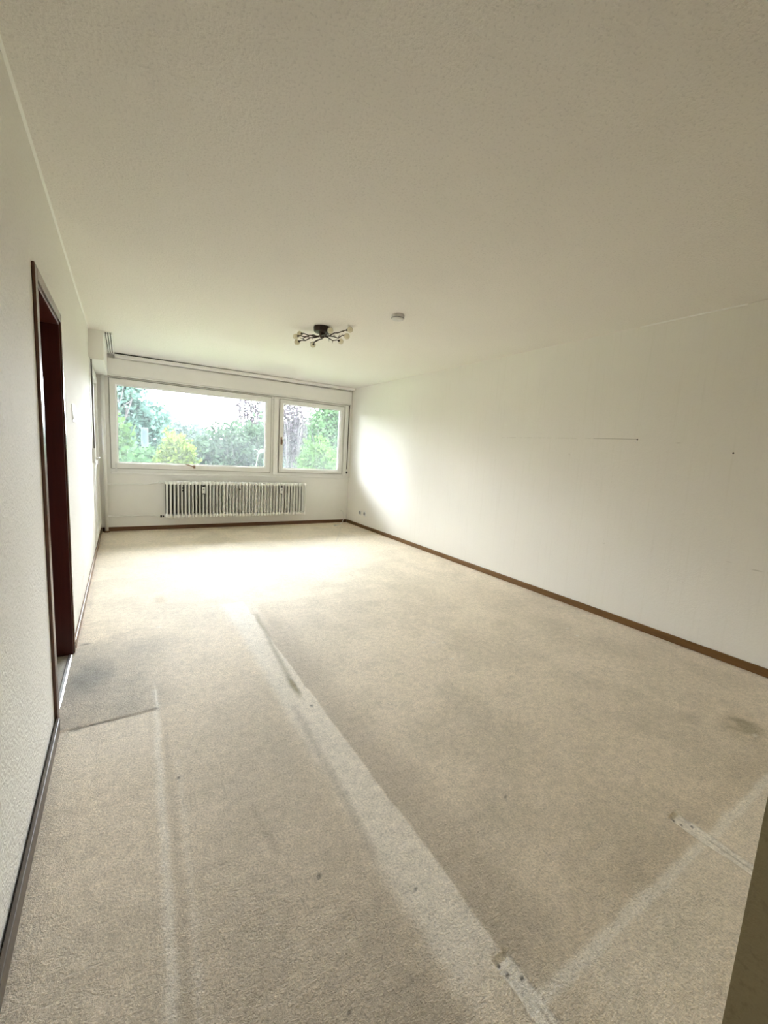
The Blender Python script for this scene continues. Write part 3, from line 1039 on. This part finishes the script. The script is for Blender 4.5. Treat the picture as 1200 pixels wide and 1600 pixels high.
# unseen slab over the window, added to cut steep skylight
struct(MB().box(XL-TH-1.4, XR+1.5, YW+0.3, YW+1.8, 2.58, 2.78).build('added_shade_slab', 'light_block'), 'added unseen slab shading the window from above', 'slab')
struct(MB().box(-0.72, -0.58, YW+0.3, YW+1.8, -0.12, 2.58).build('added_shade_screen', 'light_block'), 'added unseen screen blocking side light, outside left of the window', 'wall')  # screen added out of view to block light from the left
# unseen slab outside door and window, added to shape the daylight
struct(MB().box(XL-TH-1.4, XL-TH, 4.6, YW+0.3, -0.12, 0.0).box(XL-TH-1.4, XR+1.5, YW+0.3, YW+1.8, -0.12, 0.0).build('added_floor_slab', 'light_block'), 'added unseen slab outside window and balcony door', 'slab')


def leaves(c, rad3, n, size, rng_, shell=0.45, long_=1.6, droop=0.0):
    V = np.zeros((n*4, 3))
    for i in range(n):
        d = Vector((rng_.gauss(0, 1), rng_.gauss(0, 1), rng_.gauss(0, 1))).normalized()
        lump = 0.80+0.20*math.sin(5.1*d.x+3.3*d.y+1.7*rad3[0])*math.cos(4.3*d.z+2.1*d.x)
        r = (shell+(1-shell)*rng_.random()**0.6)*lump*(1+0.10*rng_.gauss(0, 1))
        p = Vector((c[0]+d.x*r*rad3[0], c[1]+d.y*r*rad3[1], c[2]+d.z*r*rad3[2]))
        q = Quaternion((rng_.gauss(0, 1), rng_.gauss(0, 1), rng_.gauss(0, 1), rng_.gauss(0, 1)))
        q.normalize()
        s_ = size*rng_.uniform(.6, 1.3)
        a = q @ Vector((s_*long_*.5, 0, 0))
        b = q @ Vector((0, s_*.5, 0))
        nn = q @ Vector((0, 0, s_*.12))
        a.z -= droop*s_
        for k, w in enumerate((p-a, p-b+nn, p+a, p+b+nn)):
            V[i*4+k] = w
    return V


def foliage(name, V, mat, parent):
    n = len(V)//4
    me = bpy.data.meshes.new(name)
    me.vertices.add(n*4)
    me.vertices.foreach_set('co', V.ravel())
    me.loops.add(n*4)
    me.loops.foreach_set('vertex_index', np.arange(n*4, dtype=np.int32))
    me.polygons.add(n)
    me.polygons.foreach_set('loop_start', np.arange(0, n*4, 4, dtype=np.int32))
    me.update(calc_edges=True)
    me.materials.append(mat)
    o = bpy.data.objects.new(name, me)
    COL.objects.link(o)
    o['kind'] = 'stuff'
    put_under(o, parent)
    return o


def branches(c, base, rad3, n, rng_, r0=0.03):
    b = MB()
    base = Vector(base)
    for i in range(n):
        d = Vector((rng_.gauss(0, 1), rng_.gauss(0, 1), abs(rng_.gauss(0, 1))*0.9)).normalized()
        tip = Vector((c[0]+d.x*rad3[0]*.9, c[1]+d.y*rad3[1]*.9, c[2]+d.z*rad3[2]*.9))
        m1 = base.lerp(tip, .4)+Vector((rng_.uniform(-.06, .06), rng_.uniform(-.06, .06), .12*rad3[2]))
        m2 = base.lerp(tip, .72)+Vector((rng_.uniform(-.07, .07), rng_.uniform(-.07, .07), .06*rad3[2]))
        b.tube([base+Vector((rng_.uniform(-.04, .04), rng_.uniform(-.04, .04), 0)), m1, m2, tip], [r0, r0*.6, r0*.4, r0*.12], 6)
        for j in range(2):
            q = m1.lerp(tip, rng_.uniform(.3, .8))
            dd = Vector((rng_.uniform(-1, 1), rng_.uniform(-1, 1), rng_.uniform(.1, 1))).normalized()*rad3[0]*.3
            b.tube([q, q+dd*.5+Vector((0, 0, .03)), q+dd], [r0*.3, r0*.2, r0*.06], 5)
    return b


LM = {
    'teal': leaf_mat('blue_green_leaves', (0.0253, 0.0508, 0.0400), (0.0444, 0.0740, 0.0571)),
    'bright': leaf_mat('bright_green_leaves', (0.0174, 0.0372, 0.0099), (0.0324, 0.0571, 0.0149)),
    'yellow': leaf_mat('yellow_green_leaves', (0.0310, 0.0473, 0.0087), (0.0521, 0.0646, 0.0149)),
    'grey': leaf_mat('grey_green_leaves', (0.0134, 0.0218, 0.0131), (0.0230, 0.0329, 0.0197)),
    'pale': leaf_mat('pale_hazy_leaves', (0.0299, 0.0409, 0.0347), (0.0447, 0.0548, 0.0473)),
    'purple': leaf_mat('purple_brown_leaves', (0.0211, 0.0161, 0.0187), (0.0324, 0.0261, 0.0286)),
    'mid': leaf_mat('mid_green_leaves', (0.0137, 0.0310, 0.0125), (0.0273, 0.0497, 0.0198)),
}


def bush(name, cat, label, c, rad3, n, size, lm, nb=7, shell=.4, group=None, seed=1, r0=.03, extra=None, long_=1.6):
    rg = random.Random(seed)
    root = empty(name, (c[0], c[1], GZ))
    tag(root, label, cat, group)
    base = (c[0], c[1], GZ-0.02)
    branches(c, base, rad3, nb, rg, r0).build('branches', 'bark', root)
    V = leaves(c, rad3, n, size, rg, shell, long_)
    if extra:
        for (dc, dr, dn) in extra:
            V = np.vstack([V, leaves((c[0]+dc[0], c[1]+dc[1], c[2]+dc[2]), dr, dn, size, rg, shell, long_)])
    foliage('foliage', V, LM[lm], root)
    return root


g1 = 'shrubs in the garden'
bush('garden_tree', 'tree', 'tall blue-green tree at the left edge of the large window', (-.75, 15.5, 2.6), (1.75, 1.5, 1.9), 6500, .10, 'teal', 9, .35, 'trees in the garden', 3, .08,
     extra=[((1.35, .2, -.75), (1.0, .8, 1.0), 3600), ((.6, -.3, .5), (1.1, .9, 1.0), 2500)])
bush('garden_shrub', 'shrub', 'bright green shrub at the left edge of the large window', (-.30, 10.4, 1.25), (.62, .55, .80), 1500, .075, 'bright', 7, .3, g1, 4, .02)
bush('garden_shrub', 'shrub', 'low leafy green shrub in the lower left of the large window', (.15, 9.6, .52), (.50, .45, .62), 1300, .085, 'mid', 7, .3, g1, 5, .02, long_=1.3)
bush('garden_shrub', 'shrub', 'rounded yellow-green shrub in the middle of the large window', (1.10, 11.2, .72), (.54, .50, .98), 3600, .055, 'yellow', 9, .3, g1, 6, .02, long_=2.4)
bush('garden_shrub', 'shrub', 'wide grey-green shrub filling the right half of the large window', (2.95, 13.0, .92), (1.45, 1.0, 1.42), 9500, .065, 'grey', 10, .3, g1, 7, .03, long_=2.4,
     extra=[((-1.0, .3, -.2), (.65, .6, 1.0), 2400), ((.9, .3, .2), (.7, .6, 1.3), 2200)])
bush('garden_shrub', 'shrub', 'hazy pale green shrub in the background between blue-green tree and grey-green shrub', (1.6, 18.0, 1.10), (1.7, 1.0, 1.38), 6000, .10, 'pale', 8, .3, g1, 8, .03)
bush('garden_tree', 'tree', 'thin half-bare tree behind the right side of the large window', (4.15, 16.5, 2.8), (.75, .6, 1.7), 1500, .07, 'purple', 16, .3, 'trees in the garden', 9, .035)
bush('garden_tree', 'tree', 'purple-brown twiggy tree at the left edge of the small window', (3.98, 11.3, 1.95), (.50, .50, 1.25), 2600, .05, 'purple', 18, .25, 'trees in the garden', 10, .032)
bush('garden_shrub', 'shrub', 'dense bright green shrub at the bottom of the small window', (4.36, 10.3, .78), (.72, .6, 1.0), 4200, .065, 'bright', 9, .3, g1, 11, .02)
bush('garden_tree', 'tree', 'light green tree in the upper right of the small window', (6.45, 14.2, 2.0), (1.25, .9, 1.65), 6500, .085, 'mid', 9, .3, 'trees in the garden', 12, .05)
bush('garden_shrub', 'shrub', 'pale green shrub behind the middle of the small window', (6.3, 17.5, 1.4), (1.5, 1.0, 1.65), 5000, .10, 'pale', 8, .3, g1, 13, .04)
bush('garden_shrub', 'shrub', 'mid-green low shrub between the leafy shrub and the yellow-green shrub', (.42, 13.4, .45), (.72, .5, .92), 2400, .08, 'mid', 7, .3, g1, 21, .02)
for tx, ty, lab, sd_ in ((-3.6, 13.2, 'tall dense unseen tree added to block skylight, left of the window view', 51), (-7.6, 11.6, 'tall dense unseen tree added to block skylight, far left outside', 52),
                         (9.6, 13.4, 'tall dense unseen tree added to block skylight, right of the small window', 53)):
    bush('garden_tree', 'tree', lab, (tx, ty, 2.9), (1.75, 1.5, 3.3), 6000, .16, 'mid', 9, .3, 'trees in the garden', sd_, .09)  # side trees added out of view to keep skylight off the walls
# hedge of bushes closing the garden
k = 0
for hx, hy, hz, rx_, rz_, lm, place in ((-9.5, 22, 1.6, 2.4, 2.4, 'mid', 'far left behind the balcony'), (-5.2, 21, 2.1, 2.4, 2.7, 'teal', 'left of the blue-green tree'),
                                        (-.6, 26, 1.1, 2.0, 1.65, 'pale', 'behind the blue-green tree'), (3.0, 24, 1.05, 1.7, 1.6, 'pale', 'behind the yellow-green shrub'),
                                        (6.7, 23, 1.4, 1.9, 1.9, 'teal', 'behind the post between the windows'), (10.4, 22, 1.9, 2.4, 2.3, 'mid', 'behind the small window'),
                                        (15.0, 22, 2.2, 2.6, 2.6, 'teal', 'far right beyond the small window')):
    k += 1
    bush('hedge_bush', 'bush', 'background hedge bush '+place, (hx, hy, hz), (rx_, 1.2, rz_), 3600, .15, lm, 5, .35, 'hedge at the end of the garden', 30+k, .05)
# dry pale stalk in front of the grey-green shrub
dry = MB()
rg = random.Random(5)
bx, by = 2.92, 11.4
dry.tube([(bx, by, GZ-.02), (bx+.04, by, .4), (bx+.14, by, 1.05), (bx+.19, by, 1.22)], [.012, .010, .008, .005], 6)
for k in range(9):
    a = rg.uniform(0, 6.28)
    dry.tube([(bx+.17, by, 1.13+.012*k), (bx+.17+.06*math.cos(a), by+.06*math.sin(a), 1.18+.012*k), (bx+.17+.13*math.cos(a), by+.13*math.sin(a), 1.15+.016*k)], [.006, .008, .002], 5)
do = dry.build('dry_stalk', simple('pale_dry_stalk', (.060, .057, .050), .8))
tag(do, 'pale dry flower stalk in front of the grey-green shrub', 'plant')
